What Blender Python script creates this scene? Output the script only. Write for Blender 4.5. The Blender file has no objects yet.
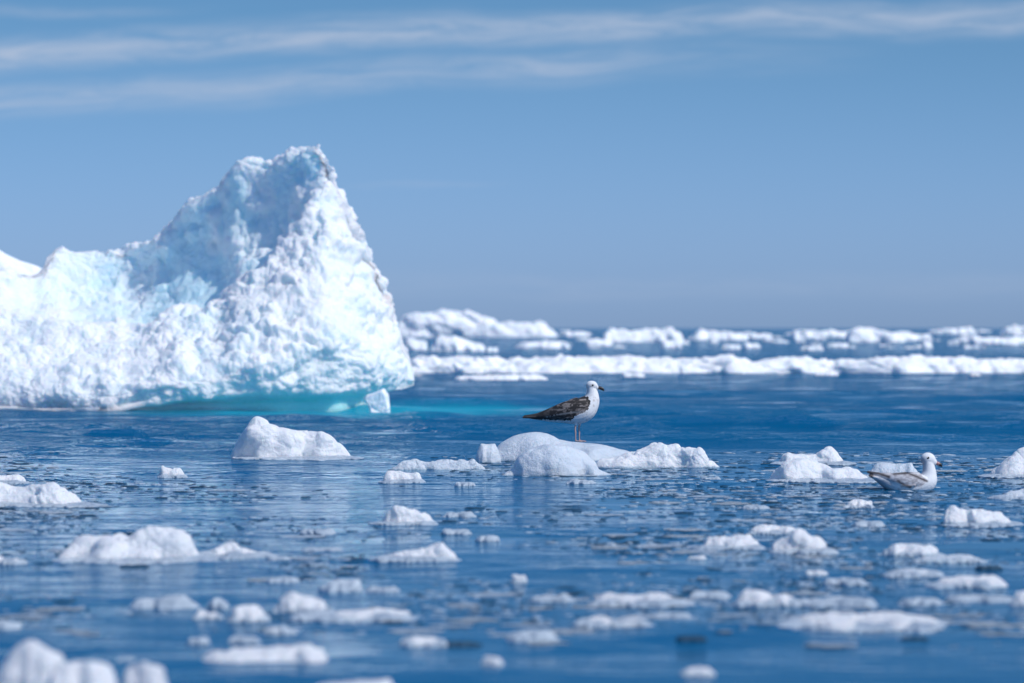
import bpy, math
import numpy as np
from mathutils import Vector

# ------------------------------------------------------------------ camera, world, sun
sc = bpy.context.scene
C = sc.collection
FPX, HCAM, HZ, CX = 4267.0, 1.1, 328.0, 512.0          # focal length in pixels, eye height, horizon row
cam_d = bpy.data.cameras.new('camera'); cam = bpy.data.objects.new('camera', cam_d); C.objects.link(cam)
cam_d.sensor_width = 36; cam_d.lens = FPX*36/1024
cam.location = (0, 0, HCAM); cam.rotation_euler = (math.pi/2, 0, 0)
cam_d.shift_y = -(341.5-HZ)/1024
cam_d.clip_start = 0.5; cam_d.clip_end = 60000
cam_d.dof.use_dof = True; cam_d.dof.focus_distance = 33.5; cam_d.dof.aperture_fstop = 3.0
sc.camera = cam
sc.view_settings.view_transform = 'Standard'; sc.view_settings.look = 'None'
sc.view_settings.exposure = 0.0; sc.view_settings.gamma = 1
SUN = Vector((0.61, -0.43, 0.74)).normalized()         # direction towards the sun
sd = bpy.data.lights.new('sun', 'SUN'); sd.energy = 3.1; sd.angle = math.radians(0.5); sd.color = (1, .965, .91)
so = bpy.data.objects.new('sun', sd); C.objects.link(so)
so.rotation_euler = SUN.to_track_quat('Z', 'Y').to_euler(); so.location = (20, -10, 30)

world = bpy.data.worlds.new('World'); sc.world = world; world.use_nodes = True
NT = world.node_tree; NT.nodes.clear()

class G:
    """small node graph helper"""
    def __init__(s, nt): s.nt = nt
    def n(s, t, **k):
        o = s.nt.nodes.new(t)
        for a, b in k.items(): setattr(o, a, b)
        return o
    def put(s, sock, v):
        if isinstance(v, bpy.types.NodeSocket): s.nt.links.new(v, sock)
        else: sock.default_value = v
    def m(s, op, a, b=0.0, c=0.0, clamp=False):
        o = s.n('ShaderNodeMath', operation=op, use_clamp=clamp)
        s.put(o.inputs[0], a); s.put(o.inputs[1], b); s.put(o.inputs[2], c)
        return o.outputs[0]
    def mr(s, v, a, b, c=0.0, d=1.0, smooth=True):
        o = s.n('ShaderNodeMapRange', interpolation_type='SMOOTHSTEP' if smooth else 'LINEAR')
        for i, x in enumerate((v, a, b, c, d)): s.put(o.inputs[i], x)
        return o.outputs[0]
    def mix(s, f, a, b, mode='MIX'):
        o = s.n('ShaderNodeMix', data_type='RGBA', blend_type=mode)
        s.put(o.inputs[0], f)
        for i, x in ((6, a), (7, b)):
            s.put(o.inputs[i], x if isinstance(x, bpy.types.NodeSocket) else (*x, 1))
        return o.outputs[2]
    def noise(s, vec, scale, detail=3, rough=.5, dist=0.0):
        o = s.n('ShaderNodeTexNoise'); s.put(o.inputs['Vector'], vec)
        o.inputs['Scale'].default_value = scale; o.inputs['Detail'].default_value = detail
        o.inputs['Roughness'].default_value = rough; o.inputs['Distortion'].default_value = dist
        return o.outputs['Fac']
    def comb(s, x, y, z):
        o = s.n('ShaderNodeCombineXYZ'); s.put(o.inputs[0], x); s.put(o.inputs[1], y); s.put(o.inputs[2], z)
        return o.outputs[0]
    def sep(s, v):
        o = s.n('ShaderNodeSeparateXYZ'); s.put(o.inputs[0], v); return o.outputs

g = G(NT)
sky = g.n('ShaderNodeTexSky', sky_type='NISHITA'); sky.sun_disc = False
sky.sun_elevation = math.asin(SUN.z); sky.sun_rotation = math.atan2(SUN.x, SUN.y)
sky.air_density = 1.0; sky.dust_density = 0.4; sky.ozone_density = 3.0; sky.altitude = 0
tc = g.n('ShaderNodeTexCoord')
dx, dy, dz = g.sep(tc.outputs['Generated'])[:3]
# low air near the sea is a dull grey blue, clearing upwards
low = g.mr(dz, 0.0, 0.085)
high = g.mr(dz, 0.16, 0.7)
tint = g.mix(low, (0.44, 0.69, 1.42), (0.285, 0.505, 0.83))
tint = g.mix(high, tint, (1.4, 1.6, 1.75))
skyc = g.mix(1.0, sky.outputs[0], tint, 'MULTIPLY')
# two long thin cirrus bands and some faint wisps, on the directions of the sky itself
fy = g.m('MAXIMUM', dy, 0.05)
az = g.m('DIVIDE', dx, fy); el = g.m('DIVIDE', dz, fy)
def band(el0, slope, w, amp, seed, az0=-1, az1=1, soft=.05):
    v = g.m('SUBTRACT', el, g.m('MULTIPLY_ADD', az, slope, el0))
    wob = g.m('MULTIPLY', g.m('SUBTRACT', g.noise(g.comb(g.m('MULTIPLY', az, 14), seed, 0.0), 1.0, 3), .5), .010)
    v = g.m('ADD', v, wob)
    n1 = g.noise(g.comb(g.m('MULTIPLY', az, 34), g.m('MULTIPLY', v, 300), seed), 1.0, 6, .68, .9)
    body = g.mr(g.m('ABSOLUTE', g.m('MULTIPLY_ADD', g.m('SUBTRACT', g.noise(g.comb(g.m('MULTIPLY', az, 30), g.m('MULTIPLY', el, 260), seed+2), 1.0, 5, .6), .5), .0036, v)), w*1.1, w*.0)
    a = g.m('MULTIPLY', body, g.mr(n1, .18, .80))
    a = g.m('MULTIPLY', a, g.m('MULTIPLY', g.mr(az, az0-soft, az0+soft), g.mr(az, az1+soft, az1-soft)))
    return g.m('MULTIPLY', a, amp)
cl = band(.0697, .040, .0058, .85, 3.1)
cl = g.m('MAXIMUM', cl, band(.0600, .060, .0056, .62, 8.7, -1, .05))
cl = g.m('MAXIMUM', cl, band(.0690, .020, .0028, .30, 5.0, .09, 1, .02))
cl = g.m('MAXIMUM', cl, band(.0340, .020, .0010, .22, 12.0, -.035, -.003, .008))
cl = g.m('MAXIMUM', cl, band(.0560, .02, .0030, .22, 21.0, -1, -.07, .03))
cl = g.m('MAXIMUM', cl, band(.0765, .02, .0022, .4, 26.0, -1, -.09, .03))
cl = g.m('MAXIMUM', cl, band(.0100, .000, .0045, .16, 17.0, -.3, .3))
cl = g.m('MULTIPLY', cl, g.mr(dy, .3, .7))
skyc = g.mix(cl, skyc, (4.7, 5.5, 7.0))
bg = g.n('ShaderNodeBackground'); bg.inputs['Strength'].default_value = 0.10
NT.links.new(skyc, bg.inputs[0])
wo = g.n('ShaderNodeOutputWorld'); NT.links.new(bg.outputs[0], wo.inputs[0])

# ------------------------------------------------------------------ numeric noise
def _hash(ix, iy, iz, s):
    h = (ix.astype(np.int64)*374761393 + iy.astype(np.int64)*668265263 + iz.astype(np.int64)*2147483647 + s*1274126177) & 0xffffffff
    h = ((h ^ (h >> 13))*1274126177) & 0xffffffff
    h = ((h ^ (h >> 16))*2246822519) & 0xffffffff
    return ((h ^ (h >> 15)) & 0xffffff)/16777216.0
def vnoise(P, s=0):
    I = np.floor(P).astype(np.int64); F = P-I; F = F*F*F*(F*(F*6-15)+10)
    r = 0
    for a in (0, 1):
        wa = F[:, 0] if a else 1-F[:, 0]
        for b in (0, 1):
            wb = F[:, 1] if b else 1-F[:, 1]
            for c in (0, 1):
                wc = F[:, 2] if c else 1-F[:, 2]
                r = r + wa*wb*wc*_hash(I[:, 0]+a, I[:, 1]+b, I[:, 2]+c, s)
    return r*2-1
def fbm(P, s=0, o=4, gain=.5):
    r = 0; a = 1; t = 0
    for i in range(o):
        r = r + a*vnoise(P*(2.03**i)+i*7.3, s+i); t += a; a *= gain
    return r/t
def worley(P, s=0):
    I = np.floor(P).astype(np.int64); best = np.full(len(P), 9.0)
    for a in (-1, 0, 1):
        for b in (-1, 0, 1):
            for c in (-1, 0, 1):
                J = I+np.array([a, b, c])
                q = np.stack([J[:, k]+_hash(J[:, 0], J[:, 1], J[:, 2], s+11*k) for k in range(3)], 1)
                best = np.minimum(best, ((q-P)**2).sum(1))
    return np.sqrt(best)
def lumps(P, s=0):
    """rounded knobs: 0 at creases, about 1 on knob tops"""
    d = worley(P, s); return np.clip(1-d*d*1.5, -.3, 1)

# ------------------------------------------------------------------ object helpers
def mesh(name, V, F, mats, smooth=True):
    me = bpy.data.meshes.new(name)
    me.from_pydata([], [], []) if False else None
    V = np.asarray(V, dtype=np.float32); F = np.asarray(F, dtype=np.int32)
    me.vertices.add(len(V)); me.vertices.foreach_set('co', V.ravel())
    k = F.shape[1]
    me.loops.add(F.size); me.loops.foreach_set('vertex_index', F.ravel())
    me.polygons.add(len(F)); me.polygons.foreach_set('loop_start', np.arange(0, F.size, k, dtype=np.int32))
    me.update(calc_edges=True)
    for m in (mats if isinstance(mats, (list, tuple)) else [mats]): me.materials.append(m)
    me.polygons.foreach_set('use_smooth', np.full(len(F), smooth)); me.update(); me.validate()
    return me
def link(name, me, parent=None, loc=None):
    o = bpy.data.objects.new(name, me); C.objects.link(o)
    if parent: o.parent = parent
    if loc is not None: o.location = loc
    return o
def tag(o, label=None, cat=None, group=None, kind=None):
    for k, v in (('label', label), ('category', cat), ('group', group), ('kind', kind)):
        if v: o[k] = v
    return o
def empty(name, loc):
    o = bpy.data.objects.new(name, None); C.objects.link(o); o.location = loc; o.empty_display_size = .1; return o
def grid_faces(nu, nv, wrap_v=True):
    """nu columns of nv points; quads between columns, loop closed in v"""
    i = np.arange(nu-1)[:, None]; j = np.arange(nv if wrap_v else nv-1)[None, :]
    j2 = (j+1) % nv
    a = i*nv+j; b = (i+1)*nv+j; c = (i+1)*nv+j2; d = i*nv+j2
    return np.stack([a+0*j, b, c, d], -1).reshape(-1, 4)
def vnormals(V, F):
    n = np.cross(V[F[:, 2]]-V[F[:, 0]], V[F[:, 3]]-V[F[:, 1]])
    N = np.zeros_like(V)
    for k in range(4): np.add.at(N, F[:, k], n)
    return N/np.maximum(np.linalg.norm(N, axis=1, keepdims=True), 1e-12)

# ------------------------------------------------------------------ materials
def newmat(name):
    m = bpy.data.materials.new(name); m.use_nodes = True
    gg = G(m.node_tree); p = m.node_tree.nodes['Principled BSDF']
    return m, gg, p
def ice_material(name, base, tintc, rough, sss, bump_scale, bump_d, blue=.0, spec=.4, wetz=0):
    m, q, p = newmat(name)
    t = q.n('ShaderNodeTexCoord').outputs['Object']
    n = q.noise(t, 2.2, 4, .6)
    col = q.mix(q.mr(n, .35, .7), base, tintc)
    col = q.mix(q.m('MULTIPLY', q.mr(q.noise(t, 14, 3, .6), .45, .75), .35), col, tuple(c*.9 for c in tintc))
    if wetz:                                            # soaked, glassier ice close to the water
        z_ = q.sep(q.n('ShaderNodeNewGeometry').outputs['Position'])[2]
        wz_ = q.m('ADD', z_, q.m('MULTIPLY', q.m('SUBTRACT', q.noise(t, 9, 3), .5), wetz*1.6))
        col = q.mix(q.mr(wz_, wetz, 0.0), col, (.50, .62, .70))
    q.put(p.inputs['Base Color'], col)
    q.put(p.inputs['Roughness'], q.mr(q.noise(t, 20, 2), .3, .7, rough-.12, rough+.12))
    p.inputs['Specular IOR Level'].default_value = spec
    p.inputs['Subsurface Weight'].default_value = sss
    p.inputs['Subsurface Radius'].default_value = (.5, .8, 1.0)
    p.inputs['Subsurface Scale'].default_value = .12
    h = q.m('ADD', q.noise(t, bump_scale, 5, .65), q.m('MULTIPLY', q.noise(t, bump_scale*4.5, 3, .6), .3))
    b = q.n('ShaderNodeBump'); b.inputs['Distance'].default_value = bump_d; b.inputs['Strength'].default_value = .9
    q.put(b.inputs['Height'], h); m.node_tree.links.new(b.outputs[0], p.inputs['Normal'])
    return m, q, p, t, col
M_SNOW = ice_material('crusted_white_ice', (.94, .95, .96), (.87, .90, .94), .55, .30, 40, .028, wetz=.018)[0]
M_GREY = ice_material('wet_grey_ice', (.56, .62, .67), (.34, .41, .48), .30, .0, 25, .012)[0]
M_CLEAR = ice_material('clear_dark_ice', (.010, .035, .065), (.04, .09, .14), .5, .0, 30, .01, spec=.15)[0]
M_FAR = ice_material('distant_white_ice', (.95, .96, .97), (.90, .93, .96), .6, .5, 2.5, .10)[0]
M_SMOOTH = ice_material('smooth_melting_ice', (.76, .81, .86), (.64, .71, .78), .45, .30, 34, .03, spec=.4, wetz=.018)[0]

# berg ice: white crust over blue glacier ice; 'blue' and 'wet' attributes come from the mesh; 'wet' also paints in light glowing through the ice
M_BERG, q, p, t, col = ice_material('glacier_ice', (.92, .94, .96), (.86, .92, .96), .6, .60, 16, .035)
p.inputs['Subsurface Scale'].default_value = .22
ab = q.n('ShaderNodeAttribute', attribute_name='blue').outputs['Fac']
wet_glow = q.n('ShaderNodeAttribute', attribute_name='wet').outputs['Fac']
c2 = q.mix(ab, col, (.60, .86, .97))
q.put(p.inputs['Subsurface Weight'], q.m('MULTIPLY_ADD', wet_glow, .3, .65))
c2 = q.mix(wet_glow, c2, (.42, .93, .97))  # wet wall colour brightened to carry the turquoise glow of transmitted light
q.put(p.inputs['Base Color'], c2)

# sea water
M_SEA, q, p = newmat('sea_water')
nt = M_SEA.node_tree; nt.nodes.remove(p)
pos = q.n('ShaderNodeTexCoord').outputs['Object']
px_, py_, _ = q.sep(pos)[:3]
warp = q.m('MULTIPLY', q.m('SUBTRACT', q.noise(q.comb(px_, q.m('MULTIPLY', py_, .35), 0.0), .8, 3), .5), 1.6)
ex = q.m('DIVIDE', q.m('ADD', px_, 2.2), 3.5); ey = q.m('DIVIDE', q.m('SUBTRACT', py_, 57.0), 5.0)
rr = q.m('SQRT', q.m('ADD', q.m('MULTIPLY', ex, ex), q.m('MULTIPLY', ey, ey)))
foot = q.mr(q.m('ADD', rr, q.m('MULTIPLY', warp, .3)), 1.15, .45)
deep = q.mix(q.noise(q.comb(px_, q.m('MULTIPLY', py_, .3), 3.0), .5, 3), (.001, .074, .175), (.002, .112, .245))
wc = q.mix(foot, deep, (.015, .30, .42))
dif = q.n('ShaderNodeBsdfDiffuse'); q.put(dif.inputs['Color'], wc)
glo = q.n('ShaderNodeBsdfGlossy'); glo.inputs['Roughness'].default_value = .04; glo.inputs['Color'].default_value = (.80, .93, 1, 1)
rip = q.noise(q.comb(q.m('MULTIPLY', px_, .45), q.m('MULTIPLY_ADD', px_, .06, py_), 0.0), 6.0, 4, .6, .25)
rip2 = q.noise(q.comb(q.m('MULTIPLY', px_, .6), q.m('MULTIPLY', py_, 1.4), 4.0), 19.0, 2, .5)
# breeze: rippled out by the berg, glassy close in
patch = q.mr(q.noise(q.comb(q.m('MULTIPLY', px_, .6), q.m('MULTIPLY', py_, .55), 9.0), 1.0, 5, .65), .40, .60, .10, 1.35)
far = q.mr(py_, 33, 45, .03, 1.0)
rip3 = q.noise(q.comb(q.m('MULTIPLY', px_, 1.8), q.m('MULTIPLY_ADD', px_, .1, py_), 2.0), 1.1, 4, .55, .2)
rip4 = q.noise(q.comb(q.m('MULTIPLY', px_, 1.2), q.m('MULTIPLY', py_, 3.6), 6.0), 1.0, 3, .5)
hfar = q.m('ADD', q.m('MULTIPLY', rip3, .8), q.m('ADD', q.m('MULTIPLY', rip, .7), q.m('MULTIPLY', rip2, .2)))
hnear = q.m('ADD', q.m('MULTIPLY', rip4, .22), q.m('MULTIPLY', rip, .05))
nearm = q.mr(py_, 15, 26, .25, 1.0)
h_ = q.m('MULTIPLY', patch, q.m('ADD', q.m('MULTIPLY', hfar, q.m('MULTIPLY', far, q.mr(py_, 70, 220, 1.0, .35))), q.m('MULTIPLY', hnear, nearm)))
bm_ = q.n('ShaderNodeBump'); bm_.inputs['Distance'].default_value = .07; bm_.inputs['Strength'].default_value = 1.0
q.put(bm_.inputs['Height'], h_)
nt.links.new(bm_.outputs[0], glo.inputs['Normal'])
fr = q.n('ShaderNodeFresnel'); fr.inputs['IOR'].default_value = 1.33
nt.links.new(bm_.outputs[0], fr.inputs['Normal'])
mx = q.n('ShaderNodeMixShader')
q.put(mx.inputs[0], q.m('MULTIPLY', q.m('POWER', fr.outputs[0], 2.5), 1.0))   # seen through a polariser
nt.links.new(dif.outputs[0], mx.inputs[1]); nt.links.new(glo.outputs[0], mx.inputs[2])
nt.links.new(mx.outputs[0], nt.nodes['Material Output'].inputs[0])

# ------------------------------------------------------------------ the sea: one sheet to the horizon
def build_sea():
    rng = np.random.RandomState(4)
    near = [-40, -20, -8, 0, 4, 7, 9.5]
    ds = [10.5]
    while ds[-1] < 75: ds.append(ds[-1] + np.clip(.55*ds[-1]**2/4694, .035, .6))
    while ds[-1] < 30000: ds.append(ds[-1]*1.07)
    D = np.array(near+ds)
    tt = np.linspace(-.16, .16, 380)
    out = np.array([.19, .25, .35, .5, .8, 1.3, 2.2, 4])
    T = np.concatenate([-out[::-1], tt, out])
    Y, TT = np.meshgrid(D, T, indexing='ij')
    X = np.where(Y > 10, TT*Y, TT*10); X = np.where((np.abs(TT) > .17) & (Y <= 40), TT*40*np.clip(np.maximum(Y, 10)/40, .6, 1), X)
    Z = np.zeros_like(X)
    sp = np.gradient(D)[:, None]
    for i in range(46):
        L = .22*(16**(i/45.0))*(.9+.2*rng.rand())
        th = rng.normal(0, .75)+.35
        k = 2*math.pi/L
        a = .0014*L*(1.25 if L > 1.2 else 1)
        w = np.clip((L/(2.2*sp))-.6, 0, 1)
        Z += a*w*np.sin(k*(X*math.sin(th)+Y*math.cos(th))+rng.rand()*6.28)
    P = np.stack([X.ravel()*.38, Y.ravel()*.42, 0*X.ravel()], 1)
    mod = (.25+2.0*np.clip(fbm(P, 5, 4).reshape(X.shape)*2.2+.42, 0, 1)**1.4)*(.24+1.0*np.clip((Y-33)/12, 0, 1))
    Z *= mod*np.clip((90-Y)/30, 0, 1)*(np.abs(TT) < .165)*(Y > 10)
    global SEA
    SEA = (D, T, Z)
    nr, nc = X.shape
    V = np.stack([X, Y, Z], -1).reshape(-1, 3)
    i = np.arange(nr-1)[:, None]; j = np.arange(nc-1)[None, :]
    a = i*nc+j
    F = np.stack([a, a+1, a+nc+1, a+nc], -1).reshape(-1, 4)
    tag(link('water', mesh('water', V, F, M_SEA)), kind='structure')
build_sea()

def sea_z(x, y):
    """height of the water surface at a place"""
    D, T, Z = SEA
    i = int(np.clip(np.searchsorted(D, y)-1, 0, len(D)-2)); j = int(np.clip(np.searchsorted(T, x/max(y, 1))-1, 0, len(T)-2))
    f = (y-D[i])/(D[i+1]-D[i]); h = (x/max(y, 1)-T[j])/(T[j+1]-T[j])
    return float((Z[i, j]*(1-f)+Z[i+1, j]*f)*(1-h)+(Z[i, j+1]*(1-f)+Z[i+1, j+1]*f)*h)
def dist_at(y): return HCAM*FPX/(y-HZ)
def wx(px, Y): return (px-CX)/FPX*Y
def wz(py, Y): return HCAM-(py-HZ)/FPX*Y
def smooth_interp(x, xs, ys): return np.interp(x, xs, ys)

def crom(P, n, s=None):
    """Catmull-Rom through control points P (..., k, 2) -> (..., n, 2)"""
    k = P.shape[-2]
    s = np.linspace(0, k-1-1e-6, n) if s is None else np.minimum(s, k-1-1e-6); i = s.astype(int); f = (s-i)[:, None]
    g_ = lambda d: P[..., np.clip(i+d, 0, k-1), :]
    p0, p1, p2, p3 = g_(-1), g_(0), g_(1), g_(2)
    return .5*((2*p1)+(-p0+p2)*f+(2*p0-5*p1+4*p2-p3)*f**2+(-p0+3*p1-3*p2+p3)*f**3)

# ------------------------------------------------------------------ the big berg
def build_berg():
    Y0 = 59.0
    pxs = np.concatenate([np.linspace(-330, -20, 120), np.linspace(-18.5, 414, 520)])
    def I(xs, ys, w=9.0):
        fine = np.arange(-400, 480, 1.0); v_ = np.interp(fine, xs, ys)
        kx = np.arange(-40, 41); ker = np.exp(-(kx/w)**2); ker /= ker.sum()
        return np.interp(pxs, fine, np.convolve(np.pad(v_, 40, 'edge'), ker, 'valid'))
    S = I([-330, -300, -240, -150, -60, 0, 36, 48, 62, 72, 95, 120, 140, 160, 170, 178, 184, 196, 205, 213, 224, 236, 250, 272, 285, 297, 310, 321, 328, 340, 355, 368, 380, 388, 396, 403, 409, 414],
          [392, 330, 285, 268, 276, 272, 268, 251, 243, 248, 246, 249, 241, 239, 228, 215, 206, 203, 194, 187, 170, 159, 160, 163, 157, 151, 143, 144, 158, 190, 222, 251, 276, 300, 326, 346, 359, 374], 2.0)
    A = I([-330, -300, -200, -60, 0, 50, 90, 150, 170, 209, 226, 257, 288, 301, 315, 328, 345, 414],
          [393, 350, 312, 300, 302, 313, 322, 320, 314, 301, 289, 262, 228, 212, 192, 176, 206, 376], 6.0)
    jag = fbm(np.stack([pxs/30, 0*pxs+2.2, 0*pxs], 1), 88, 2)
    A = A+jag*9*np.clip((pxs-60)/60, .3, 1)*np.clip((345-pxs)/40, 0, 1)
    # depths (y offset from Y0): lip, crest, hollow bottom, ridge
    yf = I([-330, -200, 0, 40, 120, 250, 340, 385, 414], [-.3, -1.6, -2.0, -2.3, -2.6, -2.6, -2.1, -1.3, -.3])
    ya = I([-330, -200, 0, 90, 150, 209, 257, 301, 328, 370, 414], [0, -.4, -.6, -.8, -.9, -1.0, -1.0, -.7, -.35, -.3, -.1])
    yr = I([-330, -200, 0, 45, 85, 130, 180, 230, 280, 315, 340, 414], [.2, .9, 1.8, 2.5, 2.9, 2.6, 2.05, 1.4, .75, .22, .05, .1], 10)
    yr = yr+.16*fbm(np.stack([pxs/45, 0*pxs+9.2, 0*pxs], 1), 89, 3)
    lip = I([-330, 20, 90, 130, 180, 240, 330, 385, 405, 414], [414, 414, 413, 408, 401, 396, 391, 389, 389, 381])      # underside of the overhang (row)
    und = I([-330, 90, 130, 180, 300, 385, 414], [.0, .0, .15, .32, .48, .4, .1])                                         # how far the waterline is undercut
    zb = I([-330, 376, 392, 414], [-.8, -.8, .0, 0])                                                                   # keel; lifted clear at the right end
    zl = wz(lip, Y0+yf); zl = np.maximum(zl, -.08)
    liftmask = np.clip((pxs-376)/14, 0, 1)
    zs, za = wz(S, Y0+yr), wz(A, Y0+ya)
    hol = np.clip((zs-za)/.8, 0, 1)                     # is there a hollow behind the crest?
    lipin = np.clip((pxs-110)/100, 0, 1)
    def P(y, z): return np.stack([np.broadcast_to(y, pxs.shape), np.broadcast_to(z, pxs.shape)], -1)
    zk = zb*(1-liftmask)+(zl+.03)*liftmask
    zn = .04*(1-liftmask)+(zl+.02)*liftmask
    ctrl = [P(yf+und+.3, zk), P(yf+und, zn*.3-.05*(1-liftmask)+liftmask*zl*.7), P(yf+und*1.0, zn+(zl-zn)*.45), P(yf+und*.7, zl-.03), P(yf+.10*lipin, zl+.03), P(yf+.0, zl+.24*(za-zl)),
            P(yf+(ya-yf)*.35, zl+(za-zl)*.52), P(yf+(ya-yf)*.72, zl+(za-zl)*.80), P(ya, za),
            P(ya+.30*(yr-ya)+.05, za+(zs-za)*.02-.10*hol), P(ya+.72*(yr-ya), za+(zs-za)*.16), P(ya+.90*(yr-ya), za+(zs-za)*.45),
            P(yr-.08, zs-.16*np.clip(zs-zl, 0, 1)), P(yr+.06, zs), P(yr+.42, zl+(zs-zl)*.955), P(yr+.95, zl+(zs-zl)*.5), P(yr+1.2, zk)]
    K = np.stack(ctrl, 1)
    nv = 420
    s1 = np.interp(np.linspace(0, 1, nv), [0, .05, .12, .50, .58, .86, .93, 1], [0, 2, 4, 8, 9, 13, 14, 16])
    Q = crom(K, nv, s1)                                         # (cols, nv, 2)
    Yw = Y0+Q[..., 0]; X = (pxs[:, None]-CX)/FPX*Yw
    V = np.stack([X, Yw, Q[..., 1]], -1).reshape(-1, 3)
    F = grid_faces(len(pxs), nv)
    N = vnormals(V, F)
    ctr = V.mean(0)
    if ((V-ctr)*N).sum() < 0: F = F[:, ::-1]; N = -N
    s = np.broadcast_to(s1[None, :], (len(pxs), nv)).ravel()
    PX = np.repeat(pxs, nv)
    SH = np.repeat(hol, nv)
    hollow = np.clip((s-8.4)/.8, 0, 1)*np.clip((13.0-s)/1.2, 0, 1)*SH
    under = np.clip((4.1-s)/.8, 0, 1)
    diag = np.clip((PX-150)/60, 0, 1)
    wv = V*np.array([1, 1, 1])
    wv = wv*np.array([1, 1, 1.25])+.10*np.stack([fbm(wv*2.3, 41, 3), fbm(wv*2.3, 51, 3), fbm(wv*2.3, 61, 3)], 1)
    big = fbm(wv*1.3, 1, 4)*.20*(1-.6*np.clip((PX-215)/25, 0, 1)*np.clip((s-11)/1.5, 0, 1))
    mk = np.clip(.5+fbm(wv*1.6, 44, 3)*1.8, 0, 1)
    med = (lumps(wv*3.1+.55*np.stack([fbm(wv*3, 40), fbm(wv*3, 50), fbm(wv*3, 60)], 1), 2)*.13)*(.35+.65*mk)
    sml = lumps(wv*7.0+.5*np.stack([fbm(wv*6, 45), fbm(wv*6, 55), fbm(wv*6, 65)], 1), 3)*.055*(.4+.6*mk)
    fin = lumps(wv*17+.4*fbm(wv*12, 66)[:, None], 6)*.017+fbm(wv*26, 7, 3)*.014
    rough = (1-.35*hollow*np.clip((PX-130)/60, 0, 1))*(1-.92*under)
    # calmer blocky facets on the left, knobby to the right
    knob = .55+.45*np.clip((PX-60)/120, 0, 1)
    disp = big*(1-.6*under)*(.75)+(med*knob+sml*(.6+.4*knob)+fin)*rough*(1+.25*fbm(wv*.9, 70, 2))
    # clusters of knobs sitting in the hollow along the diagonal
    cl_ = np.clip((fbm(wv*1.7, 90, 3)-.05)*4, 0, 1)
    disp += hollow*cl_*diag*(np.clip(lumps(wv*4.5, 4), 0, 1)*.05)*np.clip((12.5-s)/2.5, 0, 1)
    fade = np.clip((s)/.6, 0, 1)
    end = np.clip((417-PX)/22, .15, 1)
    disp = disp*1.0-.115*(1-under)
    V = V+N*(disp*fade*end)[:, None]
    # cap the ends
    nc = len(pxs)
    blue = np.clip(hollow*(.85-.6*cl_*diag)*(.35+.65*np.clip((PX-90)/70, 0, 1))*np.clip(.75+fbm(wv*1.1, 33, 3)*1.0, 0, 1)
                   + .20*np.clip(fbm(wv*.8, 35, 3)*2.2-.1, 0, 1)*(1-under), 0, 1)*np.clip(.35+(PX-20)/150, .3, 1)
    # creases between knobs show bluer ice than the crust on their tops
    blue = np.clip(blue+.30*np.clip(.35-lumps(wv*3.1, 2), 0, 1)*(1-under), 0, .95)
    zlr = np.repeat(zl, nv)
    wet = np.clip((zlr-.03-V[:, 2])/.06, 0, 1)*np.clip((PX-60)/90, 0, 1)*np.clip((4.0-s)/.6, 0, 1)*(.8+.4*fbm(wv*2, 37, 2))  # soaked undercut wall, where the transmitted glow is painted in
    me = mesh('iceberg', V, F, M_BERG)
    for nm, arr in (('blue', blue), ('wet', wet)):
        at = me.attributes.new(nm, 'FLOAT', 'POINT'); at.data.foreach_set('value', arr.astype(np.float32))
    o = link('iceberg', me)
    tag(o, 'tall peaked iceberg with knobbly white crust and a shaded blue hollow', 'iceberg')
build_berg()

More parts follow.
